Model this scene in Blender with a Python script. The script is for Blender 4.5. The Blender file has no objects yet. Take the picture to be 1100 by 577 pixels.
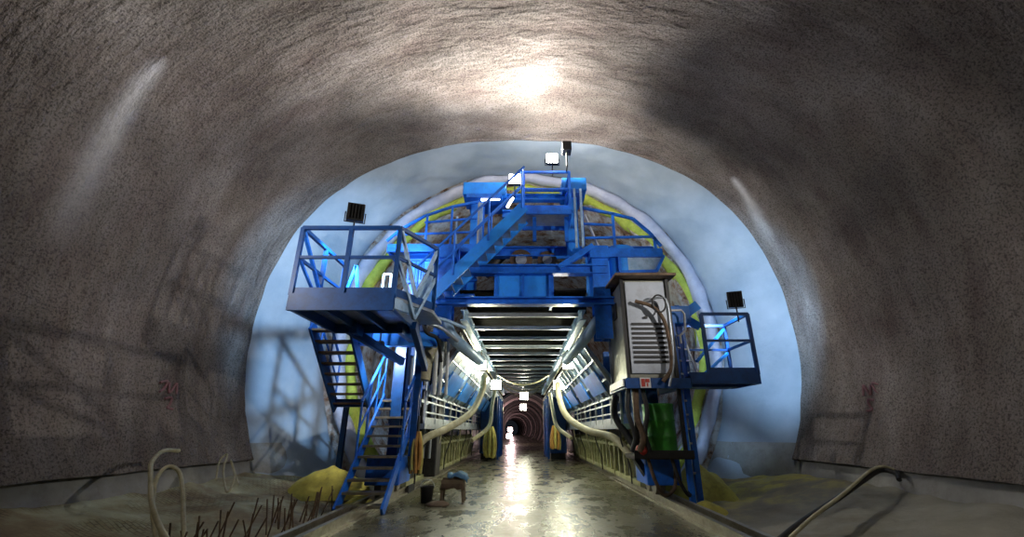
import bpy, bmesh, math, random
from mathutils import Vector, Matrix, noise
random.seed(7)
PI = math.pi
C = bpy.context.scene.collection
CAMH = 1.2
F = 469.0; TH = math.radians(20.3); c_, s_ = math.cos(TH), math.sin(TH)

def W(x, y, Y):
    """world point at depth Y seen at photograph position x, y (used as a measuring aid)"""
    u = (x-562)/F; v = (y-288)/F
    k = Y/(c_+v*s_)
    return Vector((u*k, Y, (s_-v*c_)*k + CAMH))

# ------------------------------------------------------------------ materials
def new_mat(name):
    m = bpy.data.materials.new(name); m.use_nodes = True
    nt = m.node_tree; b = nt.nodes['Principled BSDF']
    return m, nt, b
def N(nt, t, **kw):
    n = nt.nodes.new(t)
    for k, v in kw.items():
        if k in n.inputs: n.inputs[k].default_value = v
        else: setattr(n, k, v)
    return n
def noise_node(nt, scale, detail=6, rough=.6, vec=None):
    n = N(nt, 'ShaderNodeTexNoise'); n.inputs['Scale'].default_value = scale
    n.inputs['Detail'].default_value = detail; n.inputs['Roughness'].default_value = rough
    if vec is not None: nt.links.new(vec, n.inputs['Vector'])
    return n
def ramp(nt, fac, stops):
    r = N(nt, 'ShaderNodeValToRGB'); nt.links.new(fac, r.inputs['Fac'])
    els = r.color_ramp.elements
    while len(els) < len(stops): els.new(.5)
    for e, (p, col) in zip(els, stops):
        e.position = p; e.color = (*col, 1) if len(col) == 3 else col
    return r
def wcoord(nt):
    return N(nt, 'ShaderNodeNewGeometry').outputs['Position']
def ocoord(nt):
    return N(nt, 'ShaderNodeTexCoord').outputs['Object']

def mat_paint(name, col, col2=None, rough=.4, metal=0, scale=3, dirt=(.05,.045,.04), dirt_amt=.35, bump=.1):
    m, nt, b = new_mat(name)
    p = wcoord(nt)
    n1 = noise_node(nt, scale, 8, .65, p)
    col2 = col2 or tuple(c*.75 for c in col)
    r = ramp(nt, n1.outputs['Fac'], [(.35, col2), (.62, col)])
    n2 = noise_node(nt, scale*2.7, 10, .75, p)
    r2 = ramp(nt, n2.outputs['Fac'], [(.5, (0,0,0)), (.72, (1,1,1))])
    mx = N(nt, 'ShaderNodeMix', data_type='RGBA')
    mul = N(nt, 'ShaderNodeMath', operation='MULTIPLY'); mul.inputs[1].default_value = dirt_amt
    nt.links.new(r2.outputs['Color'], mul.inputs[0]); nt.links.new(mul.outputs[0], mx.inputs['Factor'])
    nt.links.new(r.outputs['Color'], mx.inputs['A']); mx.inputs['B'].default_value = (*dirt, 1)
    nt.links.new(mx.outputs['Result'], b.inputs['Base Color'])
    b.inputs['Roughness'].default_value = rough; b.inputs['Metallic'].default_value = metal
    bp = N(nt, 'ShaderNodeBump'); bp.inputs['Strength'].default_value = bump; bp.inputs['Distance'].default_value = .01
    nt.links.new(n2.outputs['Fac'], bp.inputs['Height']); nt.links.new(bp.outputs['Normal'], b.inputs['Normal'])
    return m

def mth(nt, op, a, b=None, clamp=False):
    n = N(nt, 'ShaderNodeMath', operation=op); n.use_clamp = clamp
    for i, v in enumerate((a, b)):
        if v is None: continue
        if isinstance(v, (int, float)): n.inputs[i].default_value = v
        else: nt.links.new(v, n.inputs[i])
    return n.outputs[0]
def streak_mask(nt, p, sgn, zt, zb, y0, k):
    """pale streak running down the wall: narrow at the top, widening and fading below"""
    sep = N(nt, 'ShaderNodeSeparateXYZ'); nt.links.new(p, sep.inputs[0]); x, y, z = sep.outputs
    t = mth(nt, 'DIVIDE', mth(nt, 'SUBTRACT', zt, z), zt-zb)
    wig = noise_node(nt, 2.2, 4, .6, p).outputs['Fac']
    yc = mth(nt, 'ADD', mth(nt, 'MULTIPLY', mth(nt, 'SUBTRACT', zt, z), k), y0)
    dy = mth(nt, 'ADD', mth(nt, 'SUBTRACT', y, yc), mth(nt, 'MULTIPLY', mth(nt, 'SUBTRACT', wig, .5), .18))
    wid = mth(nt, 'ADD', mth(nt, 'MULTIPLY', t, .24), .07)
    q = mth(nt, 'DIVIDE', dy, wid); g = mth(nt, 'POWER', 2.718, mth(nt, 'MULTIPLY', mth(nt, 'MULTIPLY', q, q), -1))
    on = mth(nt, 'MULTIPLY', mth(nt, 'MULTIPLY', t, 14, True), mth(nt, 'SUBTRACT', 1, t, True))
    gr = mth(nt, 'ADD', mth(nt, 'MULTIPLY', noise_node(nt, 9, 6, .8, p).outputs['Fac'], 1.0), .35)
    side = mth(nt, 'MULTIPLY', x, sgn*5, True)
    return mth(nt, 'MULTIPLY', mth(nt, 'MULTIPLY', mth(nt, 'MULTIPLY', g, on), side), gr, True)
def mat_shotcrete():
    m, nt, b = new_mat('rough_shotcrete'); p = wcoord(nt)
    big = noise_node(nt, .45, 6, .6, p)
    mp = N(nt, 'ShaderNodeMapping'); mp.inputs['Scale'].default_value = (.55, 1.5, .55); mp.inputs['Rotation'].default_value = (0, 0, .25); nt.links.new(p, mp.inputs['Vector'])
    mid = noise_node(nt, 1.5, 6, .6, mp.outputs['Vector'])
    fine = noise_node(nt, 34, 3, .75, p); med = noise_node(nt, 15, 5, .7, p)
    r = ramp(nt, big.outputs['Fac'], [(.3, (.165,.15,.135)), (.5, (.25,.225,.205)), (.7, (.38,.345,.32))])
    r2 = ramp(nt, fine.outputs['Fac'], [(.38, (.22,.22,.22)), (.52, (1,1,1))])
    r3 = ramp(nt, mid.outputs['Fac'], [(.3, (.66,.58,.57)), (.5, (.92,.88,.86)), (.7, (1.1,1.1,1.1))])
    m1 = N(nt, 'ShaderNodeMix', data_type='RGBA', blend_type='MULTIPLY'); m1.inputs['Factor'].default_value = .8
    nt.links.new(r.outputs['Color'], m1.inputs['A']); nt.links.new(r2.outputs['Color'], m1.inputs['B'])
    m2 = N(nt, 'ShaderNodeMix', data_type='RGBA', blend_type='MULTIPLY'); m2.inputs['Factor'].default_value = 1
    nt.links.new(m1.outputs['Result'], m2.inputs['A']); nt.links.new(r3.outputs['Color'], m2.inputs['B'])
    k = mth(nt, 'MAXIMUM', streak_mask(nt, p, -1, 6.26, 3.3, 4.84, .12), streak_mask(nt, p, 1, 6.62, 5.1, 8.62, .38))  # pale streaks in the wall colour, one on each side
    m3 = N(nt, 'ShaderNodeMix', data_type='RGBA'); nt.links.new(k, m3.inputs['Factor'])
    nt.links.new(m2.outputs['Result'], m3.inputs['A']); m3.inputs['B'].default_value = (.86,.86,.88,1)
    nt.links.new(m3.outputs['Result'], b.inputs['Base Color'])
    b.inputs['Roughness'].default_value = .85; b.inputs['Specular IOR Level'].default_value = .25
    add = mth(nt, 'ADD', fine.outputs['Fac'], med.outputs['Fac'])
    bp = N(nt, 'ShaderNodeBump'); bp.inputs['Strength'].default_value = .55; bp.inputs['Distance'].default_value = .03
    nt.links.new(add, bp.inputs['Height'])
    bp2 = N(nt, 'ShaderNodeBump'); bp2.inputs['Strength'].default_value = .9; bp2.inputs['Distance'].default_value = .24
    nt.links.new(mid.outputs['Fac'], bp2.inputs['Height']); nt.links.new(bp.outputs['Normal'], bp2.inputs['Normal'])
    nt.links.new(bp2.outputs['Normal'], b.inputs['Normal'])
    return m

def mat_smooth():
    m, nt, b = new_mat('smooth_lining'); p = wcoord(nt)
    n1 = noise_node(nt, .9, 6, .6, p); n2 = noise_node(nt, 6, 6, .7, p)
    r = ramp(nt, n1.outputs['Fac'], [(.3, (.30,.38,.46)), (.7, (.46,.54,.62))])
    nt.links.new(r.outputs['Color'], b.inputs['Base Color']); b.inputs['Roughness'].default_value = .6
    bp = N(nt, 'ShaderNodeBump'); bp.inputs['Strength'].default_value = .3; bp.inputs['Distance'].default_value = .05
    nt.links.new(n2.outputs['Fac'], bp.inputs['Height']); nt.links.new(bp.outputs['Normal'], b.inputs['Normal'])
    return m

def mat_rock():
    m, nt, b = new_mat('bored_rock'); p = wcoord(nt)
    n1 = noise_node(nt, 2.4, 8, .7, p); n2 = noise_node(nt, 7, 8, .7, p)
    r = ramp(nt, n1.outputs['Fac'], [(.34, (.08,.045,.03)), (.42, (.38,.21,.12)), (.50, (.58,.50,.44)), (.60, (.78,.77,.76))])
    nt.links.new(r.outputs['Color'], b.inputs['Base Color']); b.inputs['Roughness'].default_value = .9
    bp = N(nt, 'ShaderNodeBump'); bp.inputs['Strength'].default_value = 1; bp.inputs['Distance'].default_value = .2
    nt.links.new(n2.outputs['Fac'], bp.inputs['Height']); nt.links.new(bp.outputs['Normal'], b.inputs['Normal'])
    return m

def mat_road():
    m, nt, b = new_mat('wet_concrete_road'); p = wcoord(nt)
    mp = N(nt, 'ShaderNodeMapping'); mp.inputs['Scale'].default_value = (1, .45, 1); nt.links.new(p, mp.inputs['Vector'])
    n1 = noise_node(nt, 2.4, 12, .72, mp.outputs['Vector']); n2 = noise_node(nt, 9, 10, .7, p); n3 = noise_node(nt, 30, 4, .6, p)
    r = ramp(nt, n1.outputs['Fac'], [(.3, (.06,.058,.036)), (.5, (.11,.105,.066)), (.72, (.19,.18,.115))])
    r2 = ramp(nt, n2.outputs['Fac'], [(.4, (.55,.55,.5)), (.6, (1,1,1))])
    m1 = N(nt, 'ShaderNodeMix', data_type='RGBA', blend_type='MULTIPLY'); m1.inputs['Factor'].default_value = 1
    nt.links.new(r.outputs['Color'], m1.inputs['A']); nt.links.new(r2.outputs['Color'], m1.inputs['B'])
    # expansion joints across the road
    sep = N(nt, 'ShaderNodeSeparateXYZ'); nt.links.new(p, sep.inputs[0])
    nt.links.new(m1.outputs['Result'], b.inputs['Base Color'])
    rr = ramp(nt, n1.outputs['Fac'], [(.36, (.17,.17,.17)), (.66, (.42,.42,.42))])
    nt.links.new(rr.outputs['Color'], b.inputs['Roughness'])
    bp = N(nt, 'ShaderNodeBump'); bp.inputs['Strength'].default_value = .42; bp.inputs['Distance'].default_value = .012
    nt.links.new(n2.outputs['Fac'], bp.inputs['Height'])
    bp2 = N(nt, 'ShaderNodeBump'); bp2.inputs['Strength'].default_value = .3; bp2.inputs['Distance'].default_value = .006
    nt.links.new(n3.outputs['Fac'], bp2.inputs['Height']); nt.links.new(bp.outputs['Normal'], bp2.inputs['Normal'])
    nt.links.new(bp2.outputs['Normal'], b.inputs['Normal'])
    return m

def mat_verge(name, side):
    m, nt, b = new_mat(name); p = wcoord(nt)
    n1 = noise_node(nt, 1.1, 8, .65, p); n2 = noise_node(nt, 9, 8, .7, p)
    if side < 0:
        st = [(.33, (.22,.17,.11)), (.45, (.34,.28,.17)), (.56, (.46,.45,.29)), (.68, (.58,.60,.42))]
    else:
        st = [(.33, (.20,.16,.09)), (.46, (.34,.27,.11)), (.54, (.52,.43,.09)), (.62, (.36,.32,.17)), (.75, (.45,.45,.39))]
    r = ramp(nt, n1.outputs['Fac'], st)
    out = r.outputs['Color']
    if side > 0:   # grey concrete slope near the viewpoint, yellow mud only towards the gantry
        sp = N(nt, 'ShaderNodeSeparateXYZ'); nt.links.new(p, sp.inputs[0])
        f = mth(nt, 'ADD', mth(nt, 'MULTIPLY', mth(nt, 'SUBTRACT', sp.outputs[1], 7.4), .7), mth(nt, 'MULTIPLY', mth(nt, 'SUBTRACT', n1.outputs['Fac'], .5), 3), True)
        g1 = ramp(nt, n1.outputs['Fac'], [(.3, (.17,.15,.11)), (.5, (.28,.27,.21)), (.7, (.36,.34,.28))])
        mx = N(nt, 'ShaderNodeMix', data_type='RGBA'); nt.links.new(f, mx.inputs['Factor']); nt.links.new(g1.outputs['Color'], mx.inputs['A']); nt.links.new(out, mx.inputs['B'])
        out = mx.outputs['Result']
    if side < 0:   # brick pattern multiplied into the bank colour in patches
        mp = N(nt, 'ShaderNodeMapping'); mp.inputs['Rotation'].default_value = (0,0,.25); nt.links.new(p, mp.inputs['Vector'])
        br = N(nt, 'ShaderNodeTexBrick'); br.inputs['Scale'].default_value = 5
        br.inputs['Color1'].default_value = (1,1,1,1); br.inputs['Color2'].default_value = (.85,.8,.7,1); br.inputs['Mortar'].default_value = (.45,.4,.35,1)
        br.inputs['Mortar Size'].default_value = .03
        nt.links.new(mp.outputs['Vector'], br.inputs['Vector'])
        n4 = noise_node(nt, .7, 3, .5, p); r4 = ramp(nt, n4.outputs['Fac'], [(.47,(0,0,0)),(.55,(1,1,1))])
        mx = N(nt, 'ShaderNodeMix', data_type='RGBA', blend_type='MULTIPLY')
        nt.links.new(r4.outputs['Color'], mx.inputs['Factor']); nt.links.new(out, mx.inputs['A']); nt.links.new(br.outputs['Color'], mx.inputs['B'])
        out = mx.outputs['Result']
    nt.links.new(out, b.inputs['Base Color']); b.inputs['Roughness'].default_value = .8
    bp = N(nt, 'ShaderNodeBump'); bp.inputs['Strength'].default_value = .7; bp.inputs['Distance'].default_value = .04
    nt.links.new(n2.outputs['Fac'], bp.inputs['Height']); nt.links.new(bp.outputs['Normal'], b.inputs['Normal'])
    return m

def mat_emit(name, col, s):
    m, nt, b = new_mat(name)
    b.inputs['Base Color'].default_value = (*col, 1)
    b.inputs['Emission Color'].default_value = (*col, 1); b.inputs['Emission Strength'].default_value = s
    return m

M = dict(
    shot=mat_shotcrete(), smooth=mat_smooth(), rock=mat_rock(), road=mat_road(),
    vl=mat_verge('muddy_left_bank', -1), vr=mat_verge('muddy_right_bank', 1),
    blue=mat_paint('blue_steel_paint', (.018,.19,.82), (.012,.11,.55), .38, 0, 4, (.03,.03,.05), .4),
    lblue=mat_paint('bright_blue_panel', (.025,.30,.95), (.02,.21,.80), .42, 0, 2, (.03,.06,.14), .35),
    dblue=mat_paint('dark_blue_paint', (.004,.075,.30), (.003,.045,.18), .45, 0, 4, (.008,.02,.03), .5),
    galv=mat_paint('galvanised_steel', (.55,.60,.64), (.38,.42,.46), .38, .6, 6, (.12,.10,.08), .35),
    pale=mat_paint('pale_blue_steel', (.45,.62,.80), (.25,.42,.62), .4, .1, 3, (.06,.06,.07), .45),
    cream=mat_paint('cream_hose', (.58,.54,.36), (.42,.38,.22), .5, 0, 5, (.12,.10,.05), .45),
    olive=mat_paint('olive_steel', (.42,.42,.22), (.26,.26,.13), .5, .1, 6, (.07,.06,.03), .5),
    dark=mat_paint('dark_steel', (.035,.033,.032), (.015,.015,.015), .5, .2, 5),
    matt_black=mat_paint('matt_black_plate', (.012,.012,.012), (.006,.006,.006), .95, 0, 5),
    rubber=mat_paint('black_rubber', (.02,.02,.02), (.01,.01,.01), .6, 0, 6),
    yellow=mat_paint('yellow_green_foam', (.52,.58,.09), (.34,.42,.05), .8, 0, 5, (.12,.12,.04), .4, .5),
    lav=mat_paint('pale_membrane', (.55,.57,.68), (.42,.45,.58), .6, 0, 3, (.3,.3,.32), .3, .4),
    cab=mat_paint('light_grey_cabinet', (.50,.54,.60), (.40,.44,.50), .45, .1, 1.5, (.15,.10,.07), .3),
    cabside=mat_paint('grimy_cabinet_side', (.46,.46,.38), (.25,.25,.20), .35, .5, 2.5, (.06,.05,.03), .6),
    green=mat_paint('green_drum', (.06,.36,.04), (.04,.24,.03), .4, 0, 5, (.03,.05,.02), .5),
    orange=mat_paint('orange_rope', (.55,.30,.07), (.36,.17,.04), .8, 0, 8, (.10,.05,.02), .5),
    ylrope=mat_paint('yellow_rope', (.55,.48,.12), (.38,.30,.08), .8, 0, 8),
    red=mat_paint('red_plastic', (.55,.05,.03), (.35,.03,.02), .5, 0, 6),
    white=mat_paint('white_paint', (.78,.80,.80), (.66,.68,.68), .45, 0, 6, (.2,.18,.15), .2),
    rust=mat_paint('rusty_steel', (.20,.13,.08), (.10,.065,.04), .7, .3, 6, (.04,.03,.02), .5),
    rail=mat_paint('worn_rail_steel', (.36,.33,.26), (.20,.17,.12), .35, .6, 4, (.08,.06,.04), .5),
    wood=mat_paint('wet_wood', (.20,.15,.09), (.12,.09,.05), .6, 0, 6),
    cloth=mat_paint('blue_cloth', (.10,.25,.42), (.06,.15,.28), .8, 0, 6),
    brown=mat_paint('brown_tarpaulin', (.16,.11,.07), (.10,.07,.045), .8, 0, 6),
    mud=mat_paint('yellow_mud', (.62,.56,.10), (.40,.34,.07), .85, 0, 3, (.10,.08,.04), .5, .6),
    pink=mat_paint('pink_spray_paint', (.26,.12,.14), (.20,.10,.11), .9, 0, 8, (.2,.18,.17), .9),
    rib=mat_paint('rose_shotcrete_rib', (.60,.50,.48), (.45,.36,.35), .6, 0, 2),
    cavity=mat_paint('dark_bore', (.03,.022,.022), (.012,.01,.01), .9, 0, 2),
    lamp=mat_emit('lamp_glass', (1,.97,.90), 60), lampw=mat_emit('warm_lamp_glass', (1,.97,.82), 28),
    tubeglow=mat_emit('tube_glow', (.95,.97,1), 5),
    lampr=mat_emit('rose_lamp_glass', (1,.72,.70), 25),
)

M['matt_black'].node_tree.nodes['Principled BSDF'].inputs['Specular IOR Level'].default_value = 0  # near-black, specular off: keeps the gaps between the ceiling beams dark
# ------------------------------------------------------------------ mesh builder
class MB:
    def __init__(s): s.v = []; s.f = []; s.sm = []
    def add(s, vs, fs, smooth=False):
        o = len(s.v); s.v += [tuple(v) for v in vs]
        for f in fs: s.f.append([i+o for i in f]); s.sm.append(smooth)
        return s
    def box(s, x0, x1, y0, y1, z0, z1):
        vs = [(x,y,z) for x in (x0,x1) for y in (y0,y1) for z in (z0,z1)]
        return s.add(vs, [(0,1,3,2),(4,6,7,5),(0,4,5,1),(2,3,7,6),(0,2,6,4),(1,5,7,3)])
    def bar(s, p, q, w=.06, h=None, up=(0,0,1)):
        p, q = Vector(p), Vector(q); h = h or w
        d = (q-p).normalized(); u = Vector(up)
        if abs(d.dot(u)) > .98: u = Vector((0,1,0))
        r = d.cross(u).normalized(); u = r.cross(d)
        vs = [e + r*a*w/2 + u*b*h/2 for e in (p,q) for a,b in ((-1,-1),(1,-1),(1,1),(-1,1))]
        return s.add(vs, [(3,2,1,0),(4,5,6,7),(0,1,5,4),(1,2,6,5),(2,3,7,6),(3,0,4,7)])
    def ibeam(s, p, q, w=.16, h=.2, t=.025, up=(0,0,1)):
        p, q = Vector(p), Vector(q); d = (q-p).normalized(); u = Vector(up)
        if abs(d.dot(u)) > .98: u = Vector((0,1,0))
        r = d.cross(u).normalized(); u = r.cross(d)
        for k in (-1, 1): s.bar(p+u*k*(h/2-t/2), q+u*k*(h/2-t/2), w, t, u)
        return s.bar(p, q, t, h-2*t, u)
    def tube(s, pts, r=.03, n=8, cap=True):
        pts = [Vector(p) for p in pts]; rings = []
        prev = None
        for i, p in enumerate(pts):
            d = (pts[min(i+1, len(pts)-1)] - pts[max(i-1, 0)]).normalized()
            if prev is None:
                a = Vector((0,0,1)) if abs(d.z) < .9 else Vector((0,1,0))
                x = d.cross(a).normalized()
            else:
                x = (prev - d*prev.dot(d)).normalized()
            prev = x; y = d.cross(x)
            rr = r[i] if isinstance(r, (list, tuple)) else r
            rings.append([p + (x*math.cos(t)+y*math.sin(t))*rr for t in (2*PI*k/n for k in range(n))])
        vs = [v for g in rings for v in g]; fs = []
        for i in range(len(rings)-1):
            for k in range(n):
                a = i*n+k; b = i*n+(k+1) % n
                fs.append((a, b, b+n, a+n))
        s.add(vs, fs, True)
        if cap: s.add(rings[0], [tuple(range(n))[::-1]]); s.add(rings[-1], [tuple(range(n))])
        return s
    def slab(s, quad, t):
        """four corners (any plane) given thickness t along the normal"""
        q = [Vector(p) for p in quad]; n = (q[1]-q[0]).cross(q[3]-q[0]).normalized()*t
        return s.add(q+[p+n for p in q], [(3,2,1,0),(4,5,6,7),(0,1,5,4),(1,2,6,5),(2,3,7,6),(3,0,4,7)])
    def build(s, name, mat, parent=None, bevel=0):
        me = bpy.data.meshes.new(name); me.from_pydata(s.v, [], s.f)
        bm = bmesh.new(); bm.from_mesh(me); bmesh.ops.recalc_face_normals(bm, faces=bm.faces); bm.to_mesh(me); bm.free()
        me.materials.append(mat)
        for p, sm in zip(me.polygons, s.sm): p.use_smooth = sm
        o = bpy.data.objects.new(name, me); C.objects.link(o)
        if parent is not None:
            o.parent = parent
            if parent.parent is None: o.matrix_parent_inverse = Matrix.Translation(-Vector(parent.location))
        if bevel:
            b = o.modifiers.new('bevel', 'BEVEL'); b.width = bevel; b.segments = 2; b.limit_method = 'ANGLE'
        return o
def tag(o, label=None, cat=None, group=None, kind=None):
    for k, v in (('label', label), ('category', cat), ('group', group), ('kind', kind)):
        if v: o[k] = v
    return o
def thing(name, label, cat, loc=(0,0,0), group=None):
    o = bpy.data.objects.new(name, None); C.objects.link(o); o.location = loc; o.empty_display_size = .1
    return tag(o, label, cat, group)
def curve(pts, n=8):
    """Catmull-Rom through points"""
    P = [Vector(p) for p in pts]; P = [P[0]*2-P[1]] + P + [P[-1]*2-P[-2]]; out = []
    for i in range(1, len(P)-2):
        for k in range(n):
            t = k/n; a, b, c, d = P[i-1:i+3]
            out.append(.5*((2*b)+(c-a)*t+(2*a-5*b+4*c-d)*t*t+(3*b-a-3*c+d)*t**3))
    out.append(P[-2]); return out
def lathe(mb, center, prof, n=28, smooth=True):
    cx, cy, cz = center; vs = []; fs = []
    for r, z in prof:
        for k in range(n): a = 2*PI*k/n; vs.append((cx+r*math.cos(a), cy+r*math.sin(a), cz+z))
    for i in range(len(prof)-1):
        for k in range(n): a = i*n+k; b = i*n+(k+1) % n; fs.append((a,b,b+n,a+n))
    mb.add(vs, fs, smooth); return mb

def railing(parent, base, h=1.1, mat=None, posts=None, r=.03, mid=(.55,), closed=False, name='railing'):
    """railing along base points; posts as sub-parts"""
    mat = mat or M['blue']; base = [Vector(b) for b in base]
    mb = MB(); up = Vector((0,0,h))
    for i in range(len(base)-1):
        mb.bar(base[i]+up, base[i+1]+up, r*1.8)
        for f in mid: mb.bar(base[i]+up*f, base[i+1]+up*f, r*1.4)
        mb.bar(base[i]+Vector((0,0,.06)), base[i+1]+Vector((0,0,.06)), .015, .12)
    o = mb.build(name, mat, parent)
    pp = []
    for i in range(len(base)-1):
        L = (base[i+1]-base[i]).length; n = max(1, round(L/(posts or 1.2)))
        for k in range(n): pp.append(base[i].lerp(base[i+1], k/n))
    pp.append(base[-1])
    for p in pp: MB().bar(p, p+up, r*1.9).build('post', mat, o)
    return o

# ------------------------------------------------------------------ the tunnel
def lerp(a, b, t): return a+(b-a)*t
def prof(y, phi):
    """lining profile: phi from 0 (right, springline) .. PI/2 (crown) .. PI (left); below 0 / above PI: lower walls"""
    t = min(max((y-9.5)/1.9, 0), 1); t = t*t*(3-2*t)*.5+t*.5
    a = lerp(6.0, 5.03, t); sp = lerp(1.9, 2.15, t); up = lerp(5.2, 5.03, t); n = lerp(2.3, 2, t)
    co, si = math.cos(phi), math.sin(phi)
    x = a*math.copysign(abs(co)**(2/n), co)
    if si >= 0: z = sp + up*si**(2/n)
    else: z = sp + 5.6*si; x = a*co
    return x, z+CAMH
def lining(name, y0, y1, ph0, ph1, mat, off=0., amp=.05, ny=90, nphi=60, label=None):
    mb = MB(); vs = []; fs = []
    for i in range(ny+1):
        y = lerp(y0, y1, i/ny)
        for k in range(nphi+1):
            ph = lerp(ph0, ph1, k/nphi); x, z = prof(y, ph)
            n = Vector((math.cos(ph), 0, math.sin(ph)))
            q = Vector((x, y, z))
            d = noise.fractal(q*.55, 1, 2, 4)*amp*1.6 + noise.noise(q*2.1)*amp*.5
            q += n*(off+d); vs.append(q)
    for i in range(ny):
        for k in range(nphi):
            a = i*(nphi+1)+k; fs.append((a, a+1, a+nphi+2, a+nphi+1))
    mb.add(vs, fs, True); o = mb.build(name, mat); tag(o, kind='structure', label=label); return o
LOW = math.asin(2.45/5.6)      # ledge level
Y0, Y1 = -9, 9.5
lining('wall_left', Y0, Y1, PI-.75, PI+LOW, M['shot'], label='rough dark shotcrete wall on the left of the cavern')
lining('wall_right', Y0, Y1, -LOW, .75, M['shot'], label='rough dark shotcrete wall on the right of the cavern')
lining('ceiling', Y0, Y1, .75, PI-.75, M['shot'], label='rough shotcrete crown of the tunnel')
lining('wall_back', 9.35, 11.5, -LOW-.15, PI+LOW+.15, M['smooth'], off=.16, amp=.05, ny=30, nphi=160, label='smooth pale lining round the gantry, washed in blue light')
# lip where the rough shotcrete ends
def hoop(name, fn, mat, ph0=-.82, ph1=PI+.82, n=160, rad=.1, flat=.6, wob=.03, label=None, seg=10):
    mb = MB(); vs = []; fs = []
    for i in range(n+1):
        ph = lerp(ph0, ph1, i/n); x, y, z, nx, nz = fn(ph)
        for k in range(seg):
            a = 2*PI*k/seg
            rr = 1+noise.noise(Vector((x*1.5, y+k*.3, z*1.5)))*wob*12
            vs.append((x+nx*math.cos(a)*rad*rr, y+math.sin(a)*rad*flat*rr, z+nz*math.cos(a)*rad*rr))
    for i in range(n):
        for k in range(seg):
            a = i*seg+k; b = i*seg+(k+1) % seg; fs.append((a,b,b+seg,a+seg))
    mb.add(vs, fs, True); o = mb.build(name, mat); return tag(o, kind='structure', label=label)
def on_prof(y, off):
    def fn(ph):
        x, z = prof(y, ph); co, si = math.cos(ph), math.sin(ph)
        return x+co*off, y, z+si*off, co, si
    return fn
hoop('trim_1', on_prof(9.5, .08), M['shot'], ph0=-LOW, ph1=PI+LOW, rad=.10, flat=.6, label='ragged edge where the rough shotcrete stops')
def circ(y, R, cz=2.15):
    return lambda ph: (R*math.cos(ph)*(1 if math.cos(ph) > 0 else .965), y, R*math.sin(ph)+cz+CAMH, math.cos(ph), math.sin(ph))
hoop('trim_2', circ(11.5, 5.02), M['lav'], rad=.16, flat=1.2, wob=.06, label='pale lavender membrane band inside the smooth lining')
hoop('trim_3', circ(11.75, 4.78), M['yellow'], rad=.14, flat=1.3, wob=.07, label='yellow green foam band round the bore')
# bored rock tunnel behind
mb = MB(); vs = []; fs = []; ny, nk = 60, 120
for i in range(ny+1):
    y = 11.6+26*(i/ny)**1.5 if i else 11.56
    for k in range(nk+1):
        ph = lerp(-PI*.5, PI*1.5, k/nk); q = Vector((math.cos(ph), y, math.sin(ph)))
        R = 4.62 + noise.fractal(Vector((q.x*4, y, q.z*4))*.9, 1, 2, 4)*.16
        if i == 0: R = 5.6
        vs.append((q.x*R, y, q.z*R+2.15+CAMH))
for i in range(ny):
    for k in range(nk): a = i*(nk+1)+k; fs.append((a,a+1,a+nk+2,a+nk+1))
tag(mb.add(vs, fs, True).build('wall_rock', M['rock']), kind='structure', label='brown and white broken rock of the bore behind the gantry')
# far curving bore with ribs
def bend(y): return -.00028*max(0, y-30)**2
mb = MB(); vs = []; fs = []; ny, nk = 40, 48
for i in range(ny+1):
    y = 37+120*i/ny
    for k in range(nk+1):
        ph = 2*PI*k/nk; vs.append((bend(y)+2.75*math.cos(ph), y, 1.55+2.75*math.sin(ph)))
for i in range(ny):
    for k in range(nk): a = i*(nk+1)+k; fs.append((a,a+1,a+nk+2,a+nk+1))
n0 = len(vs)
for k in range(nk+1):
    ph = 2*PI*k/nk; vs.append((5.2*math.cos(ph), 37, 3.35+5.2*math.sin(ph)))
for k in range(nk): fs.append((k, k+1, n0+k+1, n0+k))
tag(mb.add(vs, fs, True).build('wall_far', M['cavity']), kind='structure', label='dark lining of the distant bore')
for i, y in enumerate([38+7.5*k for k in range(15)]):
    mb = MB(); vs = []; fs = []; n = 48; sec = [(2.74,-.15),(2.55,-.15),(2.55,.15),(2.74,.15)]
    for k in range(n):
        a = 2*PI*k/n
        for R, dy in sec: vs.append((bend(y)+R*math.cos(a), y+dy, 1.55+R*math.sin(a)))
    for k in range(n):
        for j in range(4): fs.append((k*4+j, k*4+(j+1) % 4, ((k+1) % n)*4+(j+1) % 4, ((k+1) % n)*4+j))
    o = mb.add(vs, fs, False).build('tunnel_rib', M['rib'])
    tag(o, 'rose-lit hoop-shaped rib of the distant bore seen through the gantry', 'tunnel rib', 'ribs of the distant bore')

# floor
def grid(name, x0, x1, y0, y1, nx, ny, zf, mat, label):
    vs = [(lerp(x0(y) if callable(x0) else x0, x1(y) if callable(x1) else x1, i/nx), y, 0) for y in [lerp(y0,y1,j/ny) for j in range(ny+1)] for i in range(nx+1)]
    vs = [(x, y, zf(x, y)) for x, y, z in vs]
    fs = [(j*(nx+1)+i, j*(nx+1)+i+1, (j+1)*(nx+1)+i+1, (j+1)*(nx+1)+i) for j in range(ny) for i in range(nx)]
    return tag(MB().add(vs, fs, True).build(name, mat), kind='structure', label=label)
grid('floor', -2.5, 2.5, -9, 150, 10, 80, lambda x, y: 0, M['road'], 'wet concrete roadway running through the gantry')
def bank(sgn):
    def zf(x, y):
        ax = abs(x); t = min(max((ax-2.9)/2.7, 0), 1)
        q = Vector((x, y, 0))
        z = -.06 + .50*t**1.3 + noise.fractal(q*.9, 1, 2, 4)*.07*(1 if ax > 2.7 else .2) + noise.noise(q*3)*.03
        return z
    return zf
def wallx(y):
    t = min(max((y-9.5)/1.9, 0), 1); return lerp(5.85, 4.9, t)
grid('floor_left', lambda y: -wallx(y), -2.45, -9, 16, 60, 260, bank(-1), M['vl'], 'muddy bank below the left wall')
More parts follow.
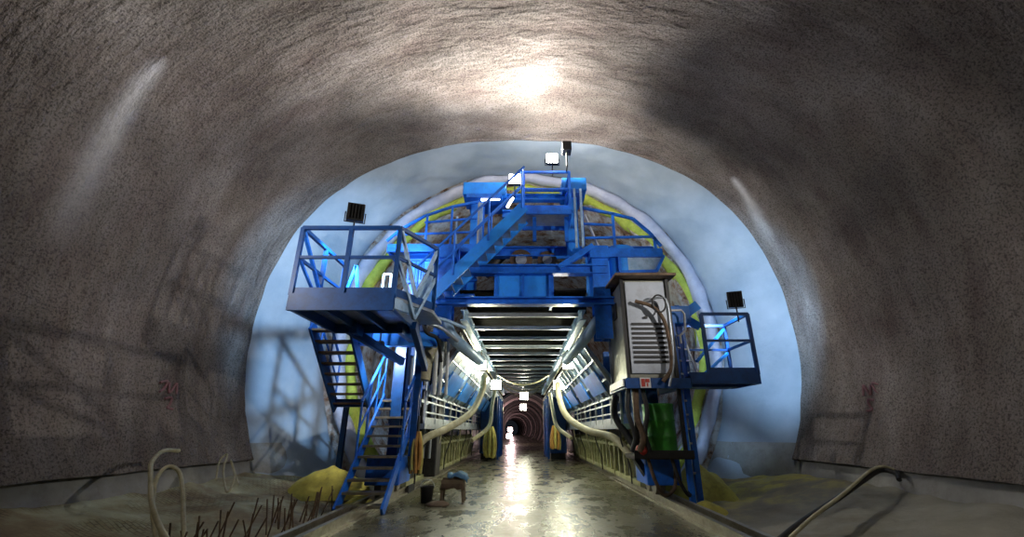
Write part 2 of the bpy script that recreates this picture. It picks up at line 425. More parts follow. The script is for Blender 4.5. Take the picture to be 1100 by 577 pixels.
grid('floor_right', 2.45, lambda y: wallx(y), -9, 16, 60, 260, bank(1), M['vr'], 'yellow brown muddy bank below the right wall')
# concrete ledge / kicker along the foot of the walls
for sgn, nm, sd in ((-1,'baseboard_left','left'), (1,'baseboard_right','right')):
    mb = MB(); vs = []; fs = []; ny = 80
    sec = [(.25,1.10),(-.02,1.06),(-.30,.42),(-.30,.0),(.25,.0)]
    for j in range(ny+1):
        y = lerp(-9, 11.4, j/ny); w = wallx(y)
        for dx, z in sec:
            nn = noise.noise(Vector((y*.8, z*2, sgn)))*.05
            vs.append((sgn*(w+dx-.18+nn), y, z-.12))
    for j in range(ny):
        for k in range(4): a = j*5+k; fs.append((a,a+1,a+6,a+5))
    tag(mb.add(vs, fs, True).build(nm, M['smooth'] if 0 else mat_paint('ledge_concrete_'+sd, (.36,.36,.34), (.26,.26,.24), .8, 0, 2, (.12,.10,.06), .4, .4)), kind='structure', label='low concrete kicker at the foot of the %s wall' % sd)

# ------------------------------------------------------------------ rails on the road edges
for sgn, nm in ((-1, 'left'), (1, 'right')):
    for off, wh in ((2.38, 'inner'), (2.62, 'outer')):
        mb = MB(); x = sgn*off
        mb.bar((x,1.2,.015), (x,34,.015), .13, .03); mb.bar((x,1.2,.07), (x,34,.07), .025, .09); mb.bar((x,1.2,.125), (x,34,.125), .07, .035)
        tag(mb.build('steel_rail', M['rail']), 'worn steel rail, %s one along the %s edge of the wet road' % (wh, nm), 'rail', 'rails along the road edges')

# ------------------------------------------------------------------ gantry
B = M['blue']
g = thing('tunnelling_gantry', 'tall blue steel gantry straddling the wet road, its lit corridor running into the bore', 'gantry', (0,8.8,0))
ZC = 3.40                                    # corridor ceiling height
YB = [8.7+1.2*k for k in range(17)]
for k, y in enumerate(YB):
    o = MB().ibeam((-1.12,y,ZC), (1.12,y,ZC), .07, .08, .015).build('ceiling_beam', M['galv'], g)
MB().box(-1.35, 1.35, 8.9, 28.5, ZC+.55, ZC+.6).build('ceiling_plate', M['matt_black'], g)
for sx in (-1, 1):
    MB().ibeam((sx*1.2,8.6,ZC-.02), (sx*1.2,28.5,ZC-.02), .14, .22, .02).build('edge_beam', M['pale'], g)
    # inclined side panels, one bay each
    for k in range(8):
        y0 = 9.3+2.4*k; y1 = y0+2.28
        mb = MB().slab([(sx*1.30,y0,ZC-.5),(sx*2.0,y0,1.95),(sx*2.0,y1,1.95),(sx*1.30,y1,ZC-.5)], .05)
        p = mb.build('side_panel', M['pale'], g)
        fr = MB()
        for yy in (y0, y0+.76, y0+1.52, y1): fr.bar((sx*1.26,yy,ZC-.45), (sx*1.96,yy,1.9), .07, .07)
        for t in (0, .35, .7, 1): fr.bar((lerp(sx*1.25,sx*1.96,t), y0, lerp(ZC-.44,1.88,t)), (lerp(sx*1.25,sx*1.96,t), y1, lerp(ZC-.44,1.88,t)), .05)
        fr.build('panel_frame', M['galv'], p)
        # dark blue inset
        MB().slab([(sx*1.50,y0+.2,ZC-1.02),(sx*1.74,y0+.2,ZC-1.44),(sx*1.74,y1-.3,ZC-1.44),(sx*1.50,y1-.3,ZC-1.02)], .03).build('inset', M['lblue'], p)
    # walkway and its railing
    MB().box(min(sx*1.95,sx*2.75), max(sx*1.95,sx*2.75), 9.2, 28.5, 1.22, 1.32).build('walkway', M['galv'], g)
    railing(g, [(sx*1.97,9.2,1.32), (sx*1.97,28.5,1.32)], .62, M['galv'], 1.1, .022, mid=(.35,.68))
    MB().box(min(sx*2.75,sx*2.8), max(sx*2.75,sx*2.8), 9.6, 28.5, 1.3, 3.3).build('outer_panel', M['dblue'], g)
    # side frames carrying the gantry
    for y in (9.1, 13.2, 17.3, 21.4, 25.5):
        mb = MB().ibeam((sx*2.5,y,.2), (sx*2.5,y,3.4), .2, .2, .025, (0,1,0)); mb.build('leg', M['dblue'], g)
    for k in range(22):
        y = 9.6+.55*k
        mb = MB().bar((sx*2.3,y,.2), (sx*2.3,y,.92), .07, .10)
        mb.bar((sx*2.3,y,.9), (sx*2.62,y,1.15), .06, .08)
        mb.build('bracket', M['olive'], g)
    MB().bar((sx*2.3,9.3,.22), (sx*2.3,22,.22), .10, .08).bar((sx*2.3,9.3,.86), (sx*2.3,22,.86), .06, .06).build('bracket_rail', M['olive'], g)
    MB().box(min(sx*2.42,sx*2.5), max(sx*2.42,sx*2.5), 9.3, 28, .22, 1.2).build('skirt', M['dark'], g)
    # main front column, upper
    mb = MB().ibeam((sx*1.62,8.75,2.9), (sx*1.62,8.75,4.9), .34, .34, .04, (0,1,0))
    mb.build('column', B, g)
    mb = MB().bar((sx*1.62,8.72,4.6), (sx*1.62,8.72,4.75), .42, .42); mb.build('column_flange', B, g)
    # bogie under the gantry
    mb = MB().box(min(sx*2.15,sx*2.75), max(sx*2.15,sx*2.75), 8.35, 9.15, .30, .75)
    bo = mb.build('bogie', M['blue'], g, .02)
    for yy in (8.55, 8.95):
        w = MB(); w.tube([(sx*2.30,yy,.29),(sx*2.46,yy,.29)], .15, 20); w.build('wheel', M['rail'], bo)
    if sx > 0: MB().ibeam((2.45,8.75,.75), (2.45,8.75,3.35), .22, .22, .03, (0,1,0)).build('leg', M['dblue'], g)
    else: MB().ibeam((-2.05,8.75,.75), (-2.05,8.75,3.35), .12, .16, .03, (0,1,0)).build('leg', M['dblue'], g)
# front portal beams
MB().ibeam((-1.95,8.6,3.66), (2.3,8.6,3.66), .22, .16, .03).build('portal_beam', B, g)
MB().ibeam((-1.35,8.65,4.36), (1.75,8.65,4.36), .22, .20, .03).build('portal_beam', B, g)
pn = MB().box(-.60, .58, 8.72, 8.80, 3.74, 4.27).build('front_panel', M['lblue'], g, .01)
rb = MB()
for x in (-.58, 0, .56): rb.bar((x,8.69,3.74), (x,8.69,4.27), .05, .05)
rb.build('panel_rib', B, pn)
MB().box(.58, .64, 8.7, 9.6, 3.74, 4.27).build('side_plate', B, g)
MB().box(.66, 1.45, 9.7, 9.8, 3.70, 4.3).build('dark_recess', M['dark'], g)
MB().tube([(.62,9.3,4.02),(1.0,9.3,4.02)], .03).build('tube_light', M['lampw'], g)
MB().bar((.75,8.62,4.40), (1.5,8.62,4.90), .12, .12).build('diagonal_brace', B, g)
# left blue machinery panels behind the stair
for (x0,x1,z0,z1,y) in ((-2.55,-1.85,3.62,4.75,9.0), (-1.80,-1.05,3.9,4.75,9.05), (-2.65,-1.0,4.85,5.02,8.95)):
    pnl = MB().box(x0, x1, y, y+.35, z0, z1).build('machine_panel', M['lblue'], g, .015)
    rb = MB()
    n = 4
    for i in range(1, n): xx = lerp(x0,x1,i/n); rb.bar((xx,y-.02,z0+.03), (xx,y-.02,z1-.03), .03, .03)
    rb.bar((x0,y-.02,z1-.03), (x1,y-.02,z1-.03), .05, .05); rb.bar((x0,y-.02,z0+.03), (x1,y-.02,z0+.03), .05, .05)
    rb.build('panel_rib', B, pnl)
# upper columns with T heads
for (x, zt, w) in ((-1.08, 6.30, .30), (1.14, 6.42, .28)):
    MB().ibeam((x,9.3,4.9), (x,9.3,zt), w, w, .035, (0,1,0)).build('upper_column', M['lblue'], g)
for (xa, xb, z) in ((-1.42,-.40,6.38), (.92,1.50,6.50)):
    hd = MB().box(xa, xb, 9.0, 9.75, z, z+.34).build('column_head', M['lblue'], g, .02)
    MB().box(xa+.10, xb-.1, 8.95, 9.8, z-.10, z).build('head_plate', B, hd)
MB().ibeam((-2.9,9.35,5.05), (3.0,9.35,5.05), .2, .24, .03).build('upper_beam', B, g)
MB().ibeam((-.5,9.3,6.45), (1.0,9.3,6.45), .16, .16, .03).build('crown_beam', M['lblue'], g)
MB().ibeam((-.5,9.4,6.05), (1.0,9.4,6.05), .16, .2, .03).build('crown_beam', M['lblue'], g)
# right main tank and cladding
MB().box(1.40, 1.86, 8.8, 9.2, 3.75, 5.0).build('machine_panel', M['lblue'], g, .02)
tk = MB(); tk.tube([(2.15,9.1,3.7),(2.15,9.1,5.0)], .34, 28); tk.build('tank', M['lblue'], g)
# fan drums and dark ducts in the middle
for (x, z, r) in ((-.05,4.85,.26),(.55,4.85,.22)):
    d = MB(); d.tube([(x,9.3,z),(x,10.3,z)], r, 24); dd = d.build('duct_drum', M['rust'], g)
    MB().tube([(x,9.26,z),(x,9.32,z)], r*.5, 16).build('hub', M['galv'], dd)
d = MB(); d.tube(curve([(-.9,9.6,4.6),(-.4,9.6,5.15),(.3,9.6,5.2),(1.2,9.6,4.9)]), .13, 12); d.build('bent_duct', M['dark'], g)
d = MB(); d.tube(curve([(-.7,9.7,4.5),(-.1,9.7,4.62),(.7,9.7,4.55)]), .10, 12); d.build('bent_duct', M['rust'], g)

for (a, b, lab) in (((517,214),(537,213),'left'), ((545,222),(551,212),'right')):
    t = thing('tube_lamp', 'short white tube lamp behind the long staircase, %s one' % lab, 'lamp', W(a[0],a[1],9.05))
    MB().tube([W(*a,9.05), W(*b,9.05)], .035, 10).build('tube', M['tubeglow'], t)
    MB().bar(W(*a,9.1)+Vector((0,.03,.03)), W(*b,9.1)+Vector((0,.03,.03)), .06, .03).build('housing', M['white'], t)
# ---- crown platform with railings (top)
cp = thing('crown_platform', 'small blue railed platform at the very top of the gantry, under the brightest lamp', 'platform', (.6,8.7,5.5))
x0, x1, y0, y1, z0 = -.02, 1.02, 8.35, 9.15, 5.62
MB().box(x0, x1, y0, y1, z0, z0+.04).build('deck', M['galv'], cp)
MB().bar((x0,y0,z0-.02), (x1,y0,z0-.02), .05, .14).bar((x0,y1,z0-.02), (x1,y1,z0-.02), .05, .14).bar((x1,y0,z0-.02), (x1,y1,z0-.02), .05, .14).build('edge_channel', B, cp)
railing(cp, [(x0+.03,y0,z0), (x1,y0,z0), (x1,y1,z0), (x0,y1,z0)], .95, M['galv'] if 0 else B, 1.0, .026)
for xx in (.25, .95):
    MB().bar((xx,8.7,5.05), (xx,8.7,z0), .08).build('prop', B, cp)

# round port and cleats on the panels left of centre
pt = MB().tube([(-.92,8.98,4.62),(-.92,9.06,4.62)], .13, 20).build('round_port', M['dark'], g)
MB().tube([(-.92,8.97,4.62),(-.92,9.0,4.62)], .165, 20).build('port_ring', M['lblue'], pt) if 0 else None
for x in (-2.5,-2.25,-2.0): MB().bar((x,8.95,3.7), (x,8.95,4.7), .05).build('panel_cleat', B, g)
for x in (-1.6,-1.3): MB().bar((x,8.98,3.95), (x,8.98,4.8), .06).build('panel_cleat', B, g)
for x in (1.16,1.30): MB().bar((x,8.7,4.9), (x,8.7,6.35), .05).build('upright_post', M['pale'], g)
MB().bar((-.95,8.9,4.95), (-.95,8.9,6.1), .05).build('upright_post', M['pale'], g)
MB().bar((-2.6,8.95,4.2), (-1.0,8.95,4.25), .06).build('panel_cleat', M['blue'], g)
for x in (-1.55,-1.2): MB().bar((x,9.2,4.9), (x,9.2,5.9), .04).build('upright_post', M['pale'], g)
for sx in (-1, 1):
    for i, (xo, zz, m_) in enumerate(((1.28,3.22,'cream'),(1.34,3.12,'rubber'),(1.30,3.02,'galv'))):
        MB().tube([(sx*xo,9.0,zz),(sx*xo,28,zz)], .028, 8).build('conduit', M[m_], g)
    for k in range(7):
        y = 9.5+k*1.7; MB().tube(curve([(sx*1.96,y,1.3),(sx*2.0,y+.05,.95),(sx*2.12,y,.55),(sx*2.16,y+.1,.2)], 5), .016, 6).build('drop_cable', M['cream'] if k % 2 else M['rubber'], g)
# draped hoses at the foot of the long staircase
for i, (pts, m_, lab) in enumerate((
    ([(450,322,8.2),(462,338,8.15),(480,344,8.3),(500,352,8.5)],'pale','topmost'),
    ([(447,330,8.2),(460,346,8.15),(474,352,8.3),(492,366,8.6)],'galv','middle'),
    ([(452,336,8.3),(458,356,8.2),(470,364,8.4),(474,388,8.7)],'rubber','lowest'))):
    o = MB().tube(curve([W(*q) for q in pts]), .035, 8).build('hose', M[m_]); tag(o, 'hose draped at the foot of the long staircase, %s of three' % lab, 'hose', 'hoses at the staircase foot')
# ---- staircase builder
def stair(t, top, bot, width, nst, mat, tread_mat, rail_sides=(-1,1), rail_mat=None, axis='y', sw=.2, rail_h=.95, rail_to=1.):
    """flight between two points (centre line); width across"""
    top, bot = Vector(top), Vector(bot); d = bot-top
    side = Vector((1,0,0)) if axis == 'y' else Vector((0,1,0))
    hor = Vector((d.x, d.y, 0)).normalized()
    for s in (-1, 1):
        MB().bar(top+side*s*width/2, bot+side*s*width/2, .04, sw).build('stringer', mat, t)
    for k in range(nst):
        p = top.lerp(bot, (k+.5)/nst)
        MB().bar(p-side*(width/2-.02), p+side*(width/2-.02), .24, .035).build('tread', tread_mat, t)
    for s in rail_sides:
        a, b = top+side*s*(width/2+.03), top.lerp(bot, rail_to)+side*s*(width/2+.03); up = Vector((0,0,rail_h))
        mb = MB().tube([a+up, b+up], .028).tube([a+up*.52, b+up*.52], .02)
        o = mb.build('handrail', rail_mat or mat, t)
        for f in (.02, .34, .66, .98):
            q = a.lerp(b, f); MB().tube([q, q+up], .022).build('post', rail_mat or mat, o)

# long stair to the crown platform, running across the front of the gantry
us = thing('staircase', 'long blue staircase climbing left to right across the gantry front to the top platform', 'staircase', (-2.0,8.3,3.2))
stair(us, (.02,8.45,5.60), (-2.12,8.45,3.28), .62, 13, M['lblue'], M['galv'], rail_mat=B, axis='x', sw=.24)

# ---- left access platform
lp = thing('access_platform', 'blue railed platform jutting out high on the left, floodlight on its rail', 'platform', (-2.7,6.9,3.0))
zp = 3.07; X0, X1, YA, YBk = -3.44, -1.92, 6.2, 7.9
SR = Vector((-1.50, 7.05, zp))
MB().box(X0, X1, YA, YBk, zp-.05, zp).slab([(X1,YA,zp-.05),tuple(SR-Vector((0,0,.05))),(-1.5,YBk,zp-.05),(X1,YBk,zp-.05)], .05).build('deck', M['galv'], lp)
fs_ = MB().bar((X0-.02,YA,zp-.10), (X1+.02,YA,zp-.10), .06, .26).bar((X0-.02,YBk,zp-.10), (X1+.02,YBk,zp-.10), .06, .22)
fs_.bar((X0,YA,zp-.10), (X0,YBk,zp-.10), .06, .22).bar((X1,YA,zp-.10), (X1,YBk,zp-.10), .06, .22)
fs_.build('edge_channel', M['dblue'], lp)
for xx in (-3.0,-2.5): MB().bar((xx,YA,zp-.12), (xx,YBk,zp-.12), .05, .12).build('joist', M['dblue'], lp)
railing(lp, [SR, (X1,YA,zp), (X0,YA,zp), (X0,YBk,zp)], 1.1, M['dblue'], .84, .032)
MB().bar((X0,YA+.05,zp+1.05), (X0,YBk-.6,zp+.1), .05).bar((X0,YA+.05,zp+.6), (X0,YA+.9,zp+.1), .04).build('side_brace', B, lp)
mb = MB(); A0 = Vector((X1+.02,YA+.02,zp))
for (ta, za, tb, zb) in ((0,1.06,.5,.1),(.5,.1,1,1.06),(0,.55,.5,-.25),(.5,-.25,1,.55)):
    mb.bar(A0.lerp(SR,ta)+Vector((0,0,za)), A0.lerp(SR,tb)+Vector((0,0,zb)), .05)
mb.build('side_brace', M['pale'], lp)
V1 = W(444,333,6.75)
MB().bar((X1,YA,zp-.12), V1, .07, .16).bar(V1, W(467,288,7.3), .07, .14).build('side_bracket', M['pale'], lp)
MB().bar((X1+.05,7.3,zp-.2), (-1.9,8.6,zp-.75), .1, .14).build('support_arm', M['dblue'], lp)
MB().bar((X0+.35,7.6,zp-.2), (-2.4,8.8,zp-.6), .1, .14).build('support_arm', M['dblue'], lp)
MB().bar((-3.2,8.4,zp-.2), (-1.7,8.6,zp-.2), .16, .28).build('cross_beam', M['lblue'], lp)
for xx in (-2.95, -2.15): MB().bar((xx,7.5,zp-.2), (xx,8.4,zp-.2), .1, .18).build('cantilever', M['dblue'], lp)
# light ladder frames inside
for (xa) in (-3.05, -2.75): 
    pass
lf = thing('guard_frame', 'small white tubular guard frame at the back of the left platform', 'frame', (-2.35,7.75,3.07))
for (xx) in (-2.62,-2.48): MB().tube([(xx,7.75,3.07),(xx,7.75,3.95)], .025).build('upright', M['white'], lf)
MB().tube([(-2.62,7.75,3.95),(-2.48,7.75,3.95)], .025).tube([(-2.48,7.75,3.3),(-2.15,7.75,3.75),(-1.98,7.75,3.3)], .022).build('hoop', M['white'], lf)
sf = thing('trestle', 'bright blue A-shaped trestle standing on the left platform', 'trestle', (-3.0,7.3,3.07))
for dx in (-.16, .2): MB().bar((-3.02+dx,7.3,3.07), (-2.98,7.3,3.95), .05).build('leg', M['lblue'], sf)

# flight down from the platform (descends away from the camera)
s1 = thing('staircase', 'dark blue flight hanging down behind the left platform, beside the blue-lit wall', 'staircase', (-3.53,8.0,2.0))
stair(s1, (-3.53,7.9,3.02), (-3.53,9.5,1.62), .72, 8, M['dblue'], M['rust'], (-1,), M['dblue'], 'y', .24)
# landing and the lower flight down to the ground
ld = thing('landing', 'narrow steel landing joining the two left flights', 'landing', (-3.0,9.9,1.5))
MB().box(-3.95, -2.1, 9.4, 10.2, 1.74, 1.80).build('deck', M['galv'], ld)
MB().bar((-3.95,9.4,1.72), (-2.1,9.4,1.72), .05, .16).build('edge_channel', M['dblue'], ld)
MB().bar((-3.9,10.1,0), (-3.9,10.1,1.74), .1).build('prop', M['dblue'], ld)
s2 = thing('staircase', 'blue lower-left staircase with worn treads standing on the mud beside the road', 'staircase', (-2.52,8.2,0))
stair(s2, (-2.51,9.42,1.84), (-2.49,7.45,.02), .72, 11, M['blue'], M['rail'], (-1,1), B, 'y', .18, 1.0, .64)

# ---- right cabinet
cb = thing('electrical_cabinet', 'tall light grey louvred electrical cabinet with an overhanging roof on the right of the gantry', 'cabinet', (2.3,8.6,2.0))
cx0, cx1, cy0, cy1, cz0, cz1 = 1.85, 2.70, 7.85, 9.2, 2.05, 3.86
MB().box(cx0, cx1, cy0, cy1, cz0, cz1).build('body', M['cabside'], cb, .015)
door = MB().box(cx0+.06, cx1-.06, cy0-.035, cy0, cz0+.08, cz1-.04).build('door', M['cab'], cb, .008)
for k in range(9):
    z = cz0+.28+k*.085; MB().bar((cx0+.12,cy0-.045,z), (cx1-.12,cy0-.045,z), .025, .042).build('louvre', M['dark'], door)
MB().bar((cx0+.36,cy0-.06,cz0+1.08), (cx0+.42,cy0-.06,cz0+1.08), .04).build('latch', M['dark'], door)
MB().slab([(cx0-.16,cy0-.28,cz1+.06),(cx1+.12,cy0-.28,cz1+.06),(cx1+.12,cy1+.1,cz1+.16),(cx0-.16,cy1+.1,cz1+.16)], -.05).build('roof', M['rust'], cb, .01)
for xx in (cx0, cx1): MB().bar((xx,cy0-.01,cz0), (xx,cy0-.01,cz1+.05), .06).build('corner_post', M['dark'], cb)
MB().bar((cx0-.02,cy1,cz0), (cx0-.02,cy1,cz1), .05).build('corner_post', M['galv'], cb)
MB().box(cx0-.03, cx0, cy0+.5, cy0+.8, cz1-.6, cz1-.3).build('side_vent', M['dark'], cb)
# base frame under the cabinet
bf = thing('cabinet_frame', 'blue channel frame carrying the grey cabinet and the green drum tray', 'frame', (2.3,8.5,1.95))
MB().bar((cx0-.08,cy0-.05,1.96), (cx1+.2,cy0-.05,1.96), .08, .17).bar((cx0-.05,cy0,1.96), (cx0-.05,cy1,1.96), .08, .17).bar((cx1+.1,cy0,1.96), (cx1+.1,cy1,1.96), .08, .17).build('channel', M['dblue'], bf)
MB().bar((cx0-.12,cy0-.1,1.97), (cx0-.12,cy0+1.1,1.97), .02, .12).build('strip_light_cover', M['white'], bf)
for xx in (1.95, 2.75): MB().bar((xx,8.0,.80), (xx,8.0,1.9), .06).build('hanger', M['dark'], bf)
MB().box(1.85, 2.85, 7.9, 8.6, .74, .80).build('tray', M['dark'], bf)
MB().bar((1.85,7.9,.82), (2.85,7.9,.82), .04, .12).build('tray_lip', M['dark'], bf)
MB().bar((2.0,8.5,.74), (2.3,8.6,.3), .1).build('tray_strut', M['dark'], bf)
# sign
sg = thing('safety_sign', 'small white square sign with a red symbol on the channel below the cabinet', 'sign', (2.08,7.76,1.97))
MB().box(2.02, 2.20, 7.745, 7.76, 1.88, 2.05).build('plate', M['white'], sg)
MB().box(2.04, 2.10, 7.735, 7.746, 1.90, 2.03).box(2.115, 2.18, 7.735, 7.746, 1.97, 2.03).box(2.13, 2.15, 7.735, 7.746, 1.90, 1.96).build('symbol', M['red'], sg)
# drum
dr = thing('steel_drum', 'green ribbed steel drum standing on the tray under the cabinet', 'drum', (2.42,8.25,.8))
lathe(MB(), (2.42,8.25,.80), [(0,0),(.27,0),(.28,.03),(.27,.05),(.27,.27),(.285,.29),(.27,.31),(.27,.54),(.285,.56),(.27,.58),(.27,.80),(.28,.83),(.26,.84),(.25,.82),(0,.82)], 36).build('body', M['green'], dr)
MB().tube([(2.50,8.2,1.62),(2.50,8.2,1.645)], .035, 12).build('bung', M['dark'], dr)
# hoses in front of the cabinet door
h = MB(); h.tube(curve([(2.05,7.72,3.42),(2.35,7.68,3.30),(2.52,7.66,3.05),(2.58,7.66,2.6),(2.56,7.68,2.2),(2.4,7.7,1.98)]), .035, 8)
tag(h.build('hose', M['rust']), 'brown hose hanging down across the right of the cabinet door', 'hose', 'hoses on the cabinet')
h = MB(); h.tube(curve([(2.2,7.70,3.40),(2.45,7.66,3.46),(2.60,7.64,3.40),(2.62,7.64,2.9),(2.6,7.66,2.3),(2.5,7.7,1.9)]), .022, 8)
tag(h.build('hose', M['galv']), 'thin grey hose looping over the top right of the louvres', 'hose', 'hoses on the cabinet')
h = MB(); h.tube([Vector((2.46+.12*math.cos(a),7.64,3.35+.16*math.sin(a))) for a in [2*PI*k/24 for k in range(25)]], .016, 8)
tag(h.build('cable_loop', M['dark']), 'black cable loop hung on the cabinet door', 'cable')

# ---- right cage platform
cg = thing('work_basket', 'blue railed basket sticking out on the right beyond the cabinet, floodlight on its rail', 'platform', (3.7,8.4,2.0))
gx0, gx1, gy0, gy1, gz = 3.30, 4.16, 7.9, 8.9, 2.12
MB().box(gx0-.3, gx1, gy0, gy1, gz-.05, gz).build('deck', M['dblue'], cg)
MB().bar((gx0-.35,gy0,gz-.06), (gx1+.02,gy0,gz-.06), .05, .2).bar((gx1,gy0,gz-.06), (gx1,gy1,gz-.06), .05, .2).bar((gx0-.35,gy1,gz-.06), (gx1+.02,gy1,gz-.06), .05, .2).build('edge_channel', M['dblue'], cg)
railing(cg, [(gx0,gy0,gz), (gx1,gy0,gz), (gx1,gy1,gz), (gx0,gy1,gz)], 1.1, M['dblue'], .9, .03)
MB().bar((gx0,gy0+.5,gz+.3), (gx1,gy1,gz+1.05), .045).bar((gx0,gy0+.5,gz-.02), (gx1,gy1,gz+.55), .045).build('side_brace', M['lblue'], cg)
MB().bar((2.9,8.4,gz-.14), (3.9,8.4,gz-.14), .5, .1).build('support_arm', M['dblue'], cg)
# mast with ladder beside the basket
ms = thing('ladder_mast', 'tall blue twin-post mast with pale rungs standing between cabinet and basket', 'ladder', (2.95,8.3,0))
for xx, yy, ztop in ((2.84,8.2,3.35), (3.02,8.35,3.5)):
    MB().bar((xx,yy,.0), (xx,yy,ztop), .09).build('post', B, ms)
for k in range(13): MB().bar((2.84,8.2,.5+k*.24), (3.02,8.35,.5+k*.24), .03).build('rung', M['galv'], ms)
MB().box(2.82, 3.2, 8.15, 8.45, 3.10, 3.45).build('head_block', M['lblue'], ms, .02)
MB().bar((3.2,8.3,3.35), (3.42,8.3,3.5), .1, .18).bar((3.2,8.3,3.2), (3.4,8.25,3.05), .1, .14).build('head_bracket', M['lblue'], ms)
lad = thing('ladder', 'white ladder leaning behind the ladder mast inside the basket', 'ladder', (3.3,8.5,2.12))
for dx in (0, .28):
    MB().tube([(3.16+dx,8.75,2.14),(3.0+dx,8.95,3.1)], .022).build('rail', M['white'], lad)
for k in range(4):
    f = .12+k*.25; MB().tube([(3.16-.16*f,8.75+.2*f,2.14+.96*f),(3.44-.16*f,8.75+.2*f,2.14+.96*f)], .016).build('rung', M['white'], lad)

o = MB().tube([(2.74,7.95,3.30),(2.98,8.0,3.32),(3.03,8.0,3.25),(3.03,8.05,2.95),(2.92,8.05,2.85),(2.92,8.05,2.7)], .022).build('pipe', M['white'])
tag(o, 'thin white bent pipe between the cabinet top and the ladder mast', 'pipe')
for i, (x0, x1, lab) in enumerate(((2.1,2.6,'left'),(2.5,2.85,'right'))):
    o = MB().tube(curve([(x0,8.0,.74),(x0+.08,7.95,.4),(x0+.25,8.1,.18),(x1,8.3,.3),(x1+.05,8.4,.7)]), .03, 8).build('cable', M['rubber' if i else 'rust'])
    tag(o, 'slack cable looping under the drum tray, %s one' % lab, 'cable', 'cables under the drum tray')
# ---- upper right platform
ur = thing('shoulder_platform', 'blue railed platform at the upper right shoulder of the gantry, following the arch', 'platform', (2.4,8.8,4.8))
pts = [W(632,262,8.75), W(668,264,8.75), W(711,278,8.75)]
MB().box(1.35, 2.98, 8.75, 9.7, 4.80, 4.88).build('deck', M['galv'], ur)
MB().bar((1.3,8.75,4.80), (3.0,8.75,4.80), .05, .20).bar((3.0,8.75,4.80), (3.0,9.7,4.80), .05, .2).build('edge_channel', B, ur)
bx = MB(); bx.slab([(2.08,8.78,4.36),(2.85,8.78,4.40),(3.02,8.78,4.7),(2.06,8.78,4.7)], -.06); bx.build('lower_guard', M['pale'], ur)
MB().bar((2.08,8.76,4.36), (2.85,8.76,4.38), .06).bar((2.85,8.76,4.38), (3.04,8.76,4.74), .06).bar((2.07,8.76,4.36), (2.07,8.76,4.75), .06).build('guard_frame', B, ur)
mb = MB(); top = [(1.3,8.75,5.90),(1.98,8.75,5.75),(2.45,8.75,5.62),(2.80,8.75,5.26),(3.0,8.75,4.95)]
for a, b in zip(top, top[1:]): mb.bar(a, b, .055)
mb.bar((1.3,8.75,5.50), (2.0,8.75,5.46), .045).bar((1.3,8.75,5.15), (2.85,8.75,5.18), .045)
rr = mb.build('railing', B, ur)
for x, zt in ((1.32,5.90),(2.0,5.75),(2.88,5.16)): MB().bar((x,8.75,4.88), (x,8.75,zt), .055).build('post', B, rr)
MB().bar((1.4,8.9,5.8), (1.75,9.1,4.95), .04).build('side_brace', M['white'], ur)
# ---- upper left platform
ul = thing('shoulder_platform', 'blue railed platform at the upper left shoulder of the gantry above the blue panels', 'platform', (-2.0,8.9,5.0))
MB().box(-2.9, -.95, 8.8, 9.6, 4.90, 4.97).build('deck', M['galv'], ul)
MB().bar((-2.95,8.8,4.93), (-.95,8.8,4.93), .05, .18).bar((-2.95,8.8,4.93), (-2.95,9.6,4.93), .05, .18).build('edge_channel', B, ul)
top = [(-3.0,8.8,5.1),(-2.72,8.8,5.38),(-2.2,8.8,5.72),(-1.6,8.8,5.95),(-.98,8.8,6.08)]
mb = MB()
for a, b in zip(top, top[1:]): mb.bar(a, b, .05)
mb.bar((-2.8,8.8,5.25), (-1.0,8.8,5.32), .04).bar((-2.2,8.8,5.55), (-1.0,8.8,5.66), .04)
rr = mb.build('railing', B, ul)
for x, zt in ((-2.72,5.38),(-2.15,5.73),(-1.6,5.95),(-1.0,6.08)): MB().bar((x,8.8,4.97), (x,8.8,zt), .045).build('post', M['galv'] if x > -1.5 else B, rr)

# ------------------------------------------------------------------ pipes, ducts and hoses in the corridor mouth
def pipe(name, pts, r, mat, label, cat, group=None, rings=False, n=12, flanges=()):
    cv = curve(pts, 8)
    if rings:
        mb = MB(); fine = []; rad = []
        for a, b in zip(cv, cv[1:]):
            for t in (0, .25, .5, .75): fine.append(a.lerp(b, t)); rad.append(r*(1.06 if int(t*4) % 2 == 0 else .93))
        mb.tube(fine, rad, n)
    else: mb = MB().tube(cv, r, n)
    o = mb.build(name, mat); tag(o, label, cat, group); 
    for p in flanges:
        pass
    return o
pipe('duct', [(-1.95,8.75,3.45),(-1.62,8.7,3.30),(-1.42,8.7,2.95),(-1.15,9.2,2.75),(-1.0,10.2,2.7)], .12, M['pale'], 'pale blue bent duct curving from under the stair foot to the left corridor lamp', 'duct', rings=False)
pipe('duct', [(-1.62,9.0,3.25),(-1.78,8.9,2.95),(-1.92,8.85,2.55),(-1.95,8.8,2.1)], .12, M['cream'], 'cream elbow duct dropping behind the lower-left staircase top', 'duct', rings=True)
pipe('duct', [(1.85,8.7,3.50),(1.55,8.7,3.32),(1.30,8.8,3.0),(1.12,9.3,2.8),(1.0,10.2,2.7)], .11, M['pale'], 'pale duct slanting from the cabinet corner to the right corridor lamp', 'duct')
for i, (x, lab) in enumerate(((-1.78,'left one'), (-1.66,'middle one'), (-1.54,'right one'))):
    o = MB().tube([(x,9.0,1.85),(x,9.0,3.2)], .032 if i else .045, 10).build('pipe', M['white'])
    tag(o, 'thin white upright pipe beside the left corridor panels, %s of three' % lab, 'pipe', 'upright pipes by the left corridor panels')
